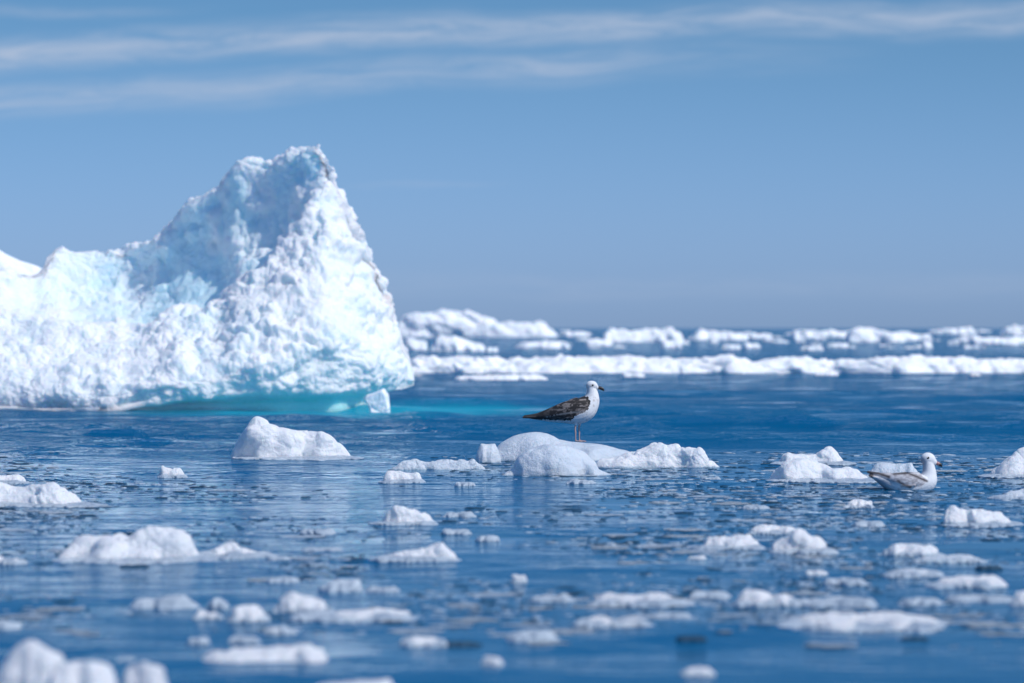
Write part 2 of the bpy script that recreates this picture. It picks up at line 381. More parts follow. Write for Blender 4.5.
# ------------------------------------------------------------------ lumps of floating ice
def lump_mesh(name, w, dep, prof, H, draft, seed, mat, nu, knob=1.0, ends=2.6, parts_scale=1.0, lean=0.0, low=12, rag=0.0):
    """a floating lump lofted along its length; prof: heights 0..1 along it; water level is z=0; origin at its middle"""
    nv = max(low, int(nu*.62))
    u = np.sin(np.linspace(-1, 1, nu)*math.pi/2*.995)
    uf = np.linspace(-1.3, 1.3, 521); pf = np.interp(uf, np.linspace(-1, 1, len(prof)), prof)
    kk = np.arange(-60, 61)/200.; ker = np.exp(-(kk/(1.1/len(prof)))**2); ker /= ker.sum()
    pr = np.interp(u, uf, np.convolve(np.pad(pf, 60, 'edge'), ker, 'valid'))
    e = np.clip(1-np.abs(u)**ends, 0, 1)**.5
    P1 = np.stack([u*3+seed, 0*u+seed*.37, 0*u], 1)
    b = dep/2*e*(1+.28*vnoise(P1*1.3, seed)+rag*fbm(P1*5, seed+50, 3))
    yc = dep*.14*vnoise(P1, seed+5)
    top = H*pr*np.clip(e*1.2, 0, 1)**(1.4 if w < 1.2 else 1.0); bot = draft*np.clip(e, .05, 1)
    a = np.linspace(0, 2*math.pi, nv, endpoint=False)
    ca, sa = np.cos(a), np.sin(a)
    yy = np.sign(ca)*np.abs(ca)**.85; zz = np.sign(sa)*np.abs(sa)**.95
    Yv = yc[:, None]+b[:, None]*yy[None, :]*(1-.30*np.clip(sa, 0, 1))[None, :]
    Xv = (u*w/2)[:, None]+0*Yv
    k1 = 1/max(min(H*2.6, w*.30), .02)
    n2 = fbm(np.stack([Xv.ravel()*k1, Yv.ravel()*k1, 0*Xv.ravel()+seed*1.7], 1), seed+9, 3).reshape(Xv.shape)
    Zv = np.where(sa[None, :] > 0, top[:, None]*zz[None, :]*(1+lean*yy[None, :])*(1+min(knob, 1)*.34*n2), bot[:, None]*zz[None, :])
    V = np.stack([Xv, Yv, Zv], -1).reshape(-1, 3)
    F = grid_faces(nu, nv)
    # skew the form so nothing runs straight from front to back
    Q_ = V*k1*.8+seed*2.1
    wa = min(H*.8, w*.07)*min(1, knob+.15)
    ee = np.repeat(np.clip(e*1.3, 0, 1), nv)
    V[:, 0] += wa*fbm(Q_, seed+20, 3)*2.0*ee; V[:, 1] += wa*fbm(Q_, seed+30, 3)*2.0*ee
    N = vnormals(V, F)
    if (V*N).sum() < 0: F = F[:, ::-1]; N = -N
    sc_ = parts_scale/max(min(H*2.0, w*.45), .02)
    W = V*sc_*np.array([1, 1, 1.2])+seed*3.71
    W = W+.45*np.stack([fbm(W*1.3, seed+40), fbm(W*1.3, seed+41), fbm(W*1.3, seed+42)], 1)
    d = (lumps(W*1.1, seed)-.40)*.20+(lumps(W*2.6, seed+1)-.35)*.11*knob+(lumps(W*5.5, seed+3)-.35)*.06*knob+fbm(W*8, seed+2, 3)*.035*knob
    up = np.clip(V[:, 2]/max(H, 1e-4)+.45, .15, 1)
    V = V+N*(d*min(H*1.6, w*.22)*up*np.repeat(np.clip(e*1.4, .2, 1), nv))[:, None]
    return mesh(name, V, F, mat)
def autoprof(seed, k=9, lo=.5):
    r = np.random.RandomState(seed); p_ = lo+(1-lo)*r.rand(k); p_ = np.convolve(np.pad(p_, 1, 'edge'), [.25, .5, .25], 'valid'); p_ /= p_.max()
    p_[0] *= .6; p_[-1] *= .6
    return p_

def chunk(x0, x1, yt, yb, label, prof=None, mat=None, seed=1, name='ice_chunk', cat='ice chunk', group='chunks of ice afloat on the sea', depf=.55, knob=1.0, parent=None, dist=None, mindep=0, parts_scale=1.0, ends=2.6, lean=0.0):
    Yf = dist or dist_at(yb)
    w = (x1-x0)/FPX*Yf*1.0
    dep = min(max(w*depf, mindep), 1.0+w*.12)
    Yc = Yf+dep*.42
    H = max(wz(yt, Yc), .012)
    if prof is None: prof = autoprof(seed)
    prof = np.array(prof, float)
    nu = int(np.clip((x1-x0)*1.9, 60, 300))
    me = lump_mesh(name, w*Yc/Yf, dep, prof, H*.93, .35*H+.03, seed, mat or M_SNOW, nu, knob, parts_scale=parts_scale, ends=ends, lean=lean)
    o = link(name, me)
    loc = Vector((wx((x0+x1)/2, Yc), Yc, 0))
    if parent: o.parent = parent; o.location = loc-parent.location
    else:
        o.location = loc; tag(o, label, cat, group)
    return o

# second, smooth snow dome behind the berg on the left
o = chunk(-190, 130, 224, 398, 'smooth white snow dome just behind the left edge of the tall iceberg', [.5, .8, .93, 1, 1, .98, .93, .85, .72, .6, .4], M_SMOOTH, 3, 'iceberg', 'iceberg', None, .5, .06, ends=4)
o.data.materials[0] = M_FAR
# upright foot of ice under the berg's right end
def ice_block():
    Yb = 56.3; r_ = np.random.RandomState(3)
    out = [(362.5, 399), (366, 395), (374, 392.5), (384, 388), (388, 395), (390, 409), (390, 420), (370, 420), (369, 409), (366, 402)]
    cx_ = sum(p_[0] for p_ in out)/len(out); V, F = [], []
    for k, (dy_, sc_) in enumerate(((0, .80), (.05, .98), (.22, 1.0), (.34, .85))):
        for px, py in out:
            V.append(((cx_+(px-cx_)*sc_+r_.uniform(-.7, .7)-cx_)/FPX*Yb, dy_+r_.uniform(-.02, .02), wz(403+(py-403)*sc_+r_.uniform(-.5, .5), Yb)))
    n = len(out)
    for k in range(3):
        for i in range(n): F.append((k*n+i, k*n+(i+1) % n, (k+1)*n+(i+1) % n, (k+1)*n+i))
    F += [tuple(range(n))[::-1], tuple(range(3*n, 4*n))]
    me = bpy.data.meshes.new('ice_block'); me.from_pydata(V, [], F); me.update()
    me.materials.append(M_FAR); o = link('ice_block', me); o.location = (wx(cx_, Yb), Yb, 0)
    bv = o.modifiers.new('bevel', 'BEVEL'); bv.width = .012; bv.segments = 2
    tag(o, 'small upright white block of ice standing under the right overhang of the tall iceberg', 'ice block')
ice_block()

# the floe the standing gull is on
fl = empty('ice_floe', (wx(548, 34.0), 34.0, 0))
tag(fl, 'broad melting ice floe with smooth mound, carrying the standing gull', 'ice floe')
chunk(486, 640, 433, 461, None, [.35, .62, .85, 1, .97, .80, .66, .58, .50, .38, .22], M_SMOOTH, 12, 'slab', parent=fl, depf=.5, knob=.16, parts_scale=.5)
chunk(503, 612, 443.5, 476, None, [.15, .4, .62, .86, .98, 1, .9, .72, .48, .25, .1], M_SMOOTH, 14, 'mound', parent=fl, depf=.5, knob=.40, parts_scale=.8)
chunk(475, 501, 443, 463, None, [.9, 1, 1, 1, .9], M_SMOOTH, 23, 'knob', parent=fl, depf=.9, knob=.3, ends=1.8, parts_scale=.5)
chunk(388, 486, 457, 470, None, [.25, .5, .85, .5, .6, .55, .7, .9, 1], M_SMOOTH, 16, 'low_arm', parent=fl, depf=.3, knob=.8)
chunk(596, 720, 444.5, 468, None, [.45, .55, .6, .65, .85, 1, .95, .8, .9, .92, .95, .75, .6], M_SNOW, 17, 'lumpy_arm', parent=fl, depf=.3, knob=1.2)

A = 'chunks of ice afloat on the sea'
L = [
 (233, 352, 418, 460, 'solid white ice lump with a small horn on its left, afloat before the tall iceberg', [.35, .7, 1.0, .78, .80, .78, .76, .74, .72, .70, .66, .5], 'S', 21),
 (382, 423, 469, 483, 'short crumbly white chunk below the left arm of the gull floe', None, 'S', 22),
 (158, 184, 465, 476, 'tiny lone white chunk left of and below the horned ice lump', None, 'S', 23),
 (-30, 83, 480, 506, 'long flat-topped white floe cut by the left frame edge', [.8, .9, .9, .8, .85, .9, .95, 1, .95, .8], 'S', 24),
 (-25, 27, 472, 484, 'low white strip just behind the long flat-topped floe on the left edge', None, 'S', 25),
 (58, 200, 527, 561, 'wide rounded white floe with a rough top in the left middle of the water', [.7, .8, .75, .8, .95, .92, 1, 1, .95, .8], 'S', 26),
 (190, 268, 540, 557, 'low white ice tail touching the right end of the wide rounded floe', [.3, .4, .35, .45, .9, 1, .7, .5, .4, .2], 'S', 27),
 (380, 436, 504, 525, 'smooth white wedge chunk, high on its left, below the gull floe', [.4, .9, 1, .9, .8, .75, .7, .6], 'S', 28),
 (385, 458, 540, 561, 'crumbly white chunk under the smooth wedge, sloping low to the left', [.25, .35, .45, .5, .6, .8, 1, .95, .7], 'S', 29),
 (775, 846, 440, 466, 'jagged white chunk with a high right end behind the swimming gull', [.5, .7, .45, .5, .55, .6, .95, 1, 1, .7], 'S', 30),
 (768, 872, 455, 483, 'white peaked floe ending at the tail of the swimming gull', [.35, .6, .8, 1, .95, .7, .6, .6, .65, .7, .4], 'S', 31),
 (868, 919, 459, 477, 'white block of ice directly behind the back of the swimming gull', [.5, .85, .9, .9, .95, .95, .9], 'M', 32),
 (845, 873, 497, 508, 'small flat white piece just below the tail of the swimming gull', None, 'S', 33),
 (990, 1075, 443, 476, 'domed white lump cut by the right frame edge', [.4, .7, .9, 1, 1, .9, .8], 'S', 34),
 (998, 1070, 484, 499, 'flat smooth slab on the right edge under the domed lump', [.3, .6, .9, 1, 1], 'M', 35),
 (942, 1012, 503, 524, 'bumpy white chunk with three knobs right of the swimming gull reflection', [.6, 1, .75, .6, .85, .6, .55, .6, .5], 'S', 36),
 (700, 760, 528, 548, 'left white lump of the cluster of three right of centre', [.6, .8, .8, .9, 1, .9], 'S', 37),
 (748, 798, 520, 534, 'low white chunk at the back of the cluster of three right of centre', None, 'S', 38),
 (771, 829, 525, 553, 'biggest white lump, at the right of the cluster of three', [.4, .6, .8, 1, .9, .8, .7], 'S', 39),
 (884, 937, 538, 555, 'broken white chunk in line with the swimming gull reflection', None, 'S', 40),
 (915, 980, 551, 562, 'thin flat bar of ice overlapping the broken chunk below the swimming gull', [.6, .7, .8, .9, 1], 'M', 41),
 (885, 936, 564, 578, 'flat oval ice cake under the thin bar at right', [.6, .9, 1, 1, .8], 'M', 42),
 (934, 1007, 571, 588, 'flat white ice cake with a straight top near the right edge', [.5, .7, .85, .9, 1, 1, .9], 'S', 43),
 (735, 797, 585, 606, 'bright square-ended white chunk at lower right of centre', [1, .95, .9, .85, .75, .6], 'S', 44),
 (690, 732, 584, 598, 'small grey-white chunk left of the bright square-ended one', None, 'G', 45),
 (829, 867, 574, 585, 'small pale flat piece midway between oval cake and square-ended chunk', None, 'M', 46),
 (804, 828, 568, 576, 'very small white piece just behind the small pale flat piece', None, 'S', 47),
 (785, 946, 607, 629, 'longest flat white floe of the lower right foreground', [.5, .7, .9, 1, .9, .95, .9, 1, .8, .7, .5], 'S', 48),
 (898, 943, 592, 605, 'grey-white slushy piece behind the right end of the longest lower floe', None, 'G', 49),
 (793, 878, 589, 607, 'grey slushy strip behind the left half of the longest lower floe', None, 'G', 50),
 (851, 885, 516, 526, 'grey translucent piece below the body of the swimming gull', None, 'G', 51),
 (687, 707, 552, 560, 'tiny white piece below the left lump of the cluster of three', None, 'S', 52),
 (679, 716, 664, 677, 'small blurred white lump alone near the bottom right of centre', [.5, .9, 1, .8, .5], 'S', 53),
 (442, 477, 507, 517, 'grey-white flat piece right of the smooth wedge chunk', None, 'G', 54),
 (441, 472, 524, 534, 'grey-white crumb between the smooth wedge and the crumbly chunk', None, 'G', 55),
 (475, 500, 529, 541, 'small grey-white lump right of the crumbly chunk under the wedge', None, 'G', 56),
 (510, 527, 573, 583, 'small round white lump alone in the open centre water', [.6, 1, 1, .7], 'S', 57),
 (533, 572, 592, 602, 'thin pale cake of ice below the lone round lump', [.5, .9, 1, .8, .5], 'M', 58),
 (593, 677, 585, 606, 'wide white chunk with a raised left end, centre foreground', [.9, .95, .55, .6, .65, .7, .75, .8, .7, .4], 'S', 59),
 (580, 652, 609, 627, 'broken white chunk in front of the wide raised-end chunk', [.6, .9, 1, .8, .35, .5, .8, .8, .6], 'S', 60),
 (505, 560, 621, 641, 'round grey slushy lump in the centre foreground', [.6, .9, .8, 1, .9, .6], 'G', 61),
 (399, 444, 631, 646, 'white capped chunk left of the round grey slushy lump', [.6, .9, 1, .8, .5], 'S', 62),
 (440, 482, 636, 646, 'dark clear ice slab touching the white capped chunk', [.6, .9, 1, .8, .5], 'C', 63),
 (480, 504, 654, 667, 'small round white lump at the bottom centre', [.7, 1, 1, .7], 'S', 64),
 (318, 363, 567, 592, 'pale double-stacked chunk above the long strip left of centre', None, 'G', 65),
 (300, 413, 603, 621, 'long pale strip of ice left of centre foreground', [.4, .5, .6, .7, .8, 1, .9, .7, .5], 'S', 66),
 (278, 330, 583, 613, 'blurred white boulder of ice above the long pale strip', [.6, .9, 1, .85, .6, .5], 'S', 67),
 (227, 266, 596, 622, 'rounded pale lump left of the blurred white boulder', [.5, .8, 1, .9, .6], 'S', 68),
 (130, 200, 584, 609, 'large grey rubble lump with a white corner, left foreground', [.35, .5, .7, .75, .8, .9, 1, .8], 'G', 69),
 (195, 220, 605, 619, 'small white lump between the grey rubble and the rounded pale lump', None, 'S', 70),
 (206, 230, 587, 609, 'dark grey cone of ice right of the large grey rubble', [.5, .9, 1, .7, .5], 'G', 71),
 (200, 333, 638, 667, 'long even log-shaped floe near the bottom left', [.75, .8, .8, .85, .85, .9, .95, 1, 1, .9], 'S', 72),
 (231, 258, 632, 642, 'thin pale piece just behind the log-shaped floe', None, 'M', 73),
 (186, 210, 632, 644, 'small grey crumb behind the left tip of the log-shaped floe', None, 'G', 74),
 (262, 292, 624, 634, 'pale flat sliver beyond the middle of the log-shaped floe', None, 'M', 75),
 (-12, 76, 636, 706, 'tall rounded white lump with two bumps in the bottom left corner', [.45, .6, .9, 1, .85, .8, .6], 'S', 76),
 (34, 126, 655, 716, 'big smooth white dome at the bottom left, middle of three', [.5, .8, .95, 1, .97, .85, .6], 'S', 77),
 (116, 173, 658, 708, 'rounded white knob at the bottom left, rightmost of three', [.6, .9, 1, .9, .6], 'S', 78),
 (312, 398, 676, 692, 'white chunk cut by the bottom frame edge left of centre', None, 'S', 79),
 (-20, 21, 612, 631, 'grey lump cut by the left edge above the bottom left domes', None, 'G', 80),
 (-14, 22, 553, 564, 'low white piece at the left edge beside the wide rounded floe', None, 'S', 81),
 (115, 137, 654, 663, 'small grey crumb above the rightmost bottom left knob', None, 'G', 82),
 (676, 707, 630, 640, 'dark clear ice piece alone in open water right of centre', None, 'C', 83),
 (900, 930, 632, 641, 'dark clear ice piece below the right end of the longest lower floe', None, 'C', 84),
 (1012, 1040, 580, 606, 'white lump cut by the right edge beside the flat straight-topped cake', None, 'S', 85),
 (266, 300, 572, 582, 'low pale piece beyond the blurred white boulder', None, 'G', 86),
 (365, 400, 582, 592, 'low grey slush piece right of the double-stacked chunk', None, 'G', 87),
 (945, 1018, 590, 602, 'grey slush strip under the flat straight-topped cake at right', None, 'G', 88),
 (975, 1003, 560, 569, 'dark clear slab right of the thin flat bar', None, 'C', 89),
 (650, 692, 608, 618, 'grey slush piece right of the broken chunk in the centre foreground', None, 'G', 90),
 (118, 150, 560, 568, 'dark clear sliver below the wide rounded floe', None, 'C', 91),
 (268, 292, 552, 560, 'small pale crumb off the right tip of the ice tail', None, 'G', 92),
 (300, 336, 525, 534, 'low pale crumb left of the smooth wedge chunk', None, 'G', 93),
 (300, 344, 543, 552, 'flat pale piece left of the crumbly chunk under the wedge', None, 'G', 94),
 (740, 770, 502, 509, 'thin grey piece between the gull floe arm and the swimming gull', None, 'G', 95),
 (566, 596, 476, 484, 'grey wet shard just in front of the gull floe mound', None, 'G', 96),
 (700, 722, 474, 481, 'small pale shard below the tip of the lumpy floe arm', None, 'G', 97),
 (454, 476, 478, 486, 'small pale shard below the low floe arm', None, 'G', 98),
]
def rim(o_, w, sd_):
    """ragged soaked ice just awash round the foot of a chunk"""
    r_ = np.random.RandomState(sd_)
    me = lump_mesh('submerged_rim', w*r_.uniform(1.12, 1.3), w*r_.uniform(.8, 1.1), autoprof(sd_+7, 11, .3), .022, .05, sd_+500, M_GREY, 90, 1.0, parts_scale=.5, rag=.25)
    c_ = link('submerged_rim', me, o_); c_.location = (w*r_.uniform(-.1, .1), -w*.08, sea_z(o_.location[0], o_.location[1]-w*.3)+.002)
MM = {'S': M_SNOW, 'M': M_SMOOTH, 'G': M_GREY, 'C': M_CLEAR}
for x0, x1, yt, yb, lab, pr, mk, sd_ in L:
    flat = (yb-yt) < .2*(x1-x0)
    small = sd_ >= 37 and sd_ not in (39, 53, 57, 64, 76, 77, 78)
    yt = yb-(yb-yt)*{'C': .40, 'G': .55}.get(mk, .66 if small else (1.0 if sd_ in (21, 76, 77, 78) else .88))
    o_ = chunk(x0, x1, yt, yb, lab, pr, MM[mk], sd_, depf=.9 if small else .5, knob={'M': .3, 'S': .8, 'G': .8, 'C': .5}[mk] if sd_ not in (76, 77, 78) else .12, group=A)
    if mk in 'SM' and x1-x0 > 24 and yb < 650: rim(o_, (x1-x0)/FPX*dist_at(yb), sd_)

# ------------------------------------------------------------------ far ice
B = 'distant ice near the horizon'
def farchunk(x0, x1, yt, yb, label, prof, seed, name='distant_floe', depf=.5, knob=.8, ps=2.0):
    yt = yb-(yb-yt)*(.66 if seed >= 105 and seed not in (108, 113) else (.78 if seed in (103, 104) else .9))
    chunk(x0, x1, yt, yb, label, prof, M_FAR, seed, name, 'ice floe', B, depf, knob, mindep=.5, parts_scale=ps, ends=5)
lb = list(.78+.22*np.random.RandomState(5).rand(60)*np.random.RandomState(6).rand(60)**.3)
o = chunk(398, 1110, 357.5, 373, 'very long low band of broken white ice crossing the view behind the standing gull', lb, M_FAR, 101, 'ice_band', 'ice band', None, .10, 1.0, mindep=1.5, parts_scale=2.4, ends=20)
farchunk(392, 558, 307.5, 337, 'largest distant floe, a low white wedge right beside the tall iceberg', [.75, .95, .9, 1, 1, .97, .9, .8, .68, .55, .48, .5, .45, .3], 102, depf=.35, knob=.5)
farchunk(403, 428, 332, 350, 'small white block under the left end of the distant wedge', [.8, 1, .8, .6], 103)
farchunk(430, 485, 331, 351, 'white hump floating under the middle of the distant wedge', [.5, 1, .9, .8, .75, .6, .5], 104)
farchunk(486, 498, 344, 352, 'tiny white block right of the white hump', None, 105)
farchunk(515, 571, 338, 348, 'low white strip under the right tip of the distant wedge', None, 106)
farchunk(585, 612, 333, 346, 'low knob at the left end of the distant rubble beyond the gull', [.6, 1, .8, .6], 107)
farchunk(606, 684, 322.5, 342, 'lumpy distant rubble ridge rising to the right, beyond the standing gull', [.5, .75, .7, .6, .65, .75, .6, .8, 1, .7], 108)
farchunk(660, 682, 335, 348, 'small block in front of the distant rubble ridge', None, 109)
farchunk(686, 747, 326.5, 340, 'flat-topped distant floe right of the distant rubble ridge', [.7, .95, .9, .85, .9, .8, .7], 110)
farchunk(721, 740, 341, 349, 'small white block in front of the flat-topped distant floe', None, 111)
farchunk(790, 848, 325.5, 337, 'thin flat distant floe left of the pointed one', [.6, .9, .85, .8, .8, .7], 112)
farchunk(846, 905, 322.5, 342, 'pointed distant floe with a low right tail', [.5, .8, 1, .75, .6, .6, .65, .5], 113)
farchunk(896, 932, 329, 340, 'small distant block right of the pointed floe', None, 114)
farchunk(922, 932, 336, 349, 'narrow white block before the far right distant floes', None, 115)
farchunk(948, 1040, 332, 345, 'long low distant floe at the far right', None, 116)
farchunk(1000, 1060, 321.5, 335, 'highest distant floe on the right edge of the horizon', [.6, .9, 1, .9, .8], 117)
farchunk(750, 772, 331, 338, 'tiny distant block between flat-topped and thin floes', None, 118)
farchunk(828, 850, 340, 347, 'small distant piece in front of the pointed floe', None, 119)
farchunk(800, 824, 343, 350, 'small distant piece in front of the thin flat floe', None, 120)
farchunk(935, 975, 325, 334, 'faint low floe on the horizon left of the highest right one', None, 121)
farchunk(560, 590, 330, 336, 'faint low floe on the horizon just right of the distant wedge', None, 122)
farchunk(455, 548, 372, 380, 'low white piece in front of the left part of the long ice band', None, 123)
farchunk(621, 645, 371, 377, 'small white piece before the long ice band, just right of the gull head', None, 124)
farchunk(814, 838, 370, 375.5, 'small flat piece before the middle right of the long ice band', None, 125)
farchunk(905, 928, 366, 373, 'small white piece before the right part of the long ice band', None, 126)

rng = np.random.RandomState(12)
fp = [lump_mesh('distant_ice_bit', 1, .8, autoprof(400+k, 6), .2, .1, 400+k, M_FAR, 20, low=12) for k in range(5)]
for k in range(70):
    yb = 332+17*rng.rand()**1.2 if k < 52 else 366+12*rng.rand(); px = rng.uniform(560, 1030) if k < 44 else rng.uniform(400, 1030)
    Y = dist_at(yb); w_ = rng.uniform(5, 20)/FPX*Y*(1 if k < 52 else .7)
    o = link('distant_ice_bit', fp[k % 5]); o.location = (wx(px, Y), Y, 0); o.scale = (w_, w_*.8, w_*rng.uniform(.5, 1.3)); o.rotation_euler[2] = rng.uniform(-.6, .6)
    tag(o, 'small blurred white bit of ice scattered far off near the horizon', 'ice bit', 'small bits of ice near the horizon')
# ------------------------------------------------------------------ small clear flecks of brash
rng = np.random.RandomState(11)
def field(px, py):
    return fbm(np.array([[px/170., py/26., 3.3]]), 77, 3)[0]
def draw(n, y0, y1, power=1.0):
    out = []
    while len(out) < n:
        px = rng.uniform(-20, 1044); py = y0+(y1-y0)*rng.rand()**power
        if field(px, py)+rng.rand()*.5 > .28: out.append((px, py))
    return out
protos = [lump_mesh('clear_ice_fleck', 1, .7, autoprof(200+k, 6), .045, .05, 200+k, M_CLEAR, 20, low=12) for k in range(6)]
protow = [lump_mesh('white_ice_crumb', 1, .7, autoprof(240+k, 6), .07, .08, 240+k, M_SNOW if k % 2 else M_GREY, 18, low=12) for k in range(6)]
def place(o, px, py, wpx, zs=1.0):
    Y = dist_at(py); s_ = wpx/FPX*Y
    o.location = (wx(px, Y), Y, sea_z(wx(px, Y), Y)); o.scale = (s_, s_*rng.uniform(.7, 1.3), s_*zs); o.rotation_euler[2] = rng.uniform(-.5, .5)
for i, (px, py) in enumerate(draw(230, 464, 640, 1.35)):
    wpx = rng.uniform(8, 22)*(1+.0012*(py-480))
    o = link('clear_ice_fleck', protos[i % 6]); place(o, px, py, wpx, rng.uniform(.7, 1.3))
    tag(o, 'small dark fleck of clear ice lying flat on the blue water', 'ice fleck', 'dark flecks of clear ice on the water')
for i, (px, py) in enumerate(draw(170, 462, 650, 1.2)):
    wpx = rng.uniform(5, 15)
    o = link('white_ice_crumb', protow[i % 6]); place(o, px, py, wpx, rng.uniform(.7, 1.2))
    tag(o, 'tiny pale crumb of ice drifting between the larger white chunks', 'ice crumb', 'pale crumbs of ice between the chunks')
# flat pans of half-melted mush
pans = [lump_mesh('mush_pan', 1, .9, autoprof(270+k, 14, .2), .045, .05, 270+k, M_GREY if k % 3 else M_SMOOTH, 110, low=60, rag=.35, parts_scale=.45) for k in range(8)]
for i, (px, py) in enumerate(draw(120, 462, 645, 1.0)):
    wpx = rng.uniform(16, 58)*(.7+.3*(py-460)/150)
    o = link('mush_pan', pans[i % 8]); place(o, px, py, wpx, rng.uniform(.4, 1.0)*30/(wpx+12)); o.location[2] += .001
    tag(o, 'ragged pale pan of half melted mush lying flush with the water', 'mush pan', 'pans of half melted mush')
# the slush of finest bits
def slush(name, n, mat, seed, lo, hi):
    base = lump_mesh('tmp', 1, .7, autoprof(seed, 5), .045, .05, seed, mat, 8, low=6)
    bv = np.array([v.co[:] for v in base.vertices]); bf = np.array([p_.vertices[:] for p_ in base.polygons])
    Vs, Fs = [], []
    for k, (px, py) in enumerate(draw(n, 452, 632, 1.1)):
        Y = dist_at(py); s_ = rng.uniform(lo, hi)/FPX*Y; a = rng.uniform(0, 3.14)
        R_ = np.array([[math.cos(a), -math.sin(a), 0], [math.sin(a), math.cos(a), 0], [0, 0, 1]])
        Vs.append((bv*s_)@R_.T+np.array([wx(px, Y), Y, sea_z(wx(px, Y), Y)])); Fs.append(bf+k*len(bv))
    o = link(name, mesh(name, np.concatenate(Vs), np.concatenate(Fs), mat)); tag(o, kind='stuff')
    bpy.data.meshes.remove(base)
    return o
tag(slush('brash_slush', 6000, M_CLEAR, 301, 2, 10), 'scatter of the finest dark brash bits on the water', 'slush')
tag(slush('pale_slush', 2300, M_GREY, 302, 2, 13), 'scatter of the finest pale slush bits on the water', 'slush')

# ------------------------------------------------------------------ gulls
def loft(secs, lat=0.0, n=20):
    """secs: (x, z, rn, rl[, yoff]) in metres along a spine in the xz plane"""
    S_ = np.array([(a+(lat,))[:5] if len(a) == 4 else a for a in [tuple(x) for x in secs]], float)
    k = len(S_); tt_ = np.linspace(0, k-1, (k-1)*5+1)
    i = np.minimum(tt_.astype(int), k-2); f = (tt_-i)[:, None]
    g_ = lambda d: S_[np.clip(i+d, 0, k-1)]
    p0, p1, p2, p3 = g_(-1), g_(0), g_(1), g_(2)
    R_ = .5*((2*p1)+(-p0+p2)*f+(2*p0-5*p1+4*p2-p3)*f**2+(-p0+3*p1-3*p2+p3)*f**3)
    tg = np.gradient(R_[:, [0, 1]], axis=0); tg /= np.maximum(np.linalg.norm(tg, axis=1, keepdims=True), 1e-9)
    nx, nz = -tg[:, 1], tg[:, 0]
    a = np.linspace(0, 2*math.pi, n, endpoint=False)
    rn = np.maximum(R_[:, 2], 1e-4)[:, None]; rl = np.maximum(R_[:, 3], 1e-4)[:, None]
    X = R_[:, 0:1]+nx[:, None]*rn*np.sin(a); Z = R_[:, 1:2]+nz[:, None]*rn*np.sin(a); Y = R_[:, 4:5]+rl*np.cos(a)
    V = [tuple(v) for v in np.stack([X, Y, Z], -1).reshape(-1, 3)]
    F = [tuple(int(q_) for q_ in r) for r in grid_faces(len(R_), n)]
    m_ = len(R_)
    F.append(tuple(range(n))[::-1]); F.append(tuple(range((m_-1)*n, m_*n)))
    return V, F
def join(shapes):
    V, F = [], []
    for v, f in shapes:
        o_ = len(V); V += v; F += [tuple(i+o_ for i in t_) for t_ in f]
    return V, F
def pymesh(name, VF, mats):
    me = bpy.data.meshes.new(name); me.from_pydata(VF[0], [], VF[1]); me.update()
    import bmesh
    b = bmesh.new(); b.from_mesh(me); bmesh.ops.recalc_face_normals(b, faces=b.faces); b.to_mesh(me); b.free()
    for p_ in me.polygons: p_.use_smooth = True
    me.materials.append(mats); return me
def fuse(name, VF, mat, voxel, smooth_it=4):
    """grow the separate closed shapes into one continuous skin"""
    me = pymesh(name+'_src', VF, mat)
    o = bpy.data.objects.new('tmp', me); C.objects.link(o)
    r = o.modifiers.new('r', 'REMESH'); r.mode = 'VOXEL'; r.voxel_size = voxel; r.use_smooth_shade = True
    s_ = o.modifiers.new('s', 'SMOOTH'); s_.factor = .5; s_.iterations = smooth_it
    dg = bpy.context.evaluated_depsgraph_get()
    me2 = bpy.data.meshes.new_from_object(o.evaluated_get(dg)); me2.name = name
    bpy.data.objects.remove(o); bpy.data.meshes.remove(me)
    me2.materials.clear(); me2.materials.append(mat)
    for p_ in me2.polygons: p_.use_smooth = True
    return me2
def ellipsoid(x, y, z, rx, ry, rz, tilt=0, n=16):
    V, F = loft([(rx*math.sin(a_), 0, rz*math.cos(a_), ry*math.cos(a_)) for a_ in np.linspace(-1.5, 1.5, 9)], n=n)
    c, s_ = math.cos(tilt), math.sin(tilt)
    return [(x+c*p_[0]-s_*p_[2], y+p_[1], z+s_*p_[0]+c*p_[2]) for p_ in V], F
def inpoly(P, poly):
    x, z = P[:, 0], P[:, 1]; r = np.zeros(len(P), bool); n = len(poly)
    for i in range(n):
        (x1, z1), (x2, z2) = poly[i], poly[(i+1) % n]
        c = ((z1 > z) != (z2 > z)) & (x < (x2-x1)*(z-z1)/((z2-z1) or 1e-9)+x1)
        r ^= c
    return r
def segdist(P, pts):
    d = np.full(len(P), 1e9)
    for a_, b_ in zip(pts[:-1], pts[1:]):
        a_ = np.array(a_, float); b_ = np.array(b_, float); ab_ = b_-a_
        t_ = np.clip(((P-a_)@ab_)/(ab_@ab_), 0, 1)
        d = np.minimum(d, np.linalg.norm(P-a_-t_[:, None]*ab_, axis=1))
    return d
M_PLUM, q, p = newmat('plumage')
ca_ = q.n('ShaderNodeAttribute', attribute_name='plumage').outputs['Color']
to = q.n('ShaderNodeTexCoord').outputs['Object']
q.put(p.inputs['Base Color'], q.mix(q.m('MULTIPLY', q.noise(to, 160, 3), .25), ca_, q.mix(1.0, ca_, (.7, .7, .72), 'MULTIPLY')))
p.inputs['Roughness'].default_value = .75
b = q.n('ShaderNodeBump'); b.inputs['Distance'].default_value = .003; b.inputs['Strength'].default_value = .6
q.put(b.inputs['Height'], q.noise(to, 120, 3)); M_PLUM.node_tree.links.new(b.outputs[0], p.inputs['Normal'])
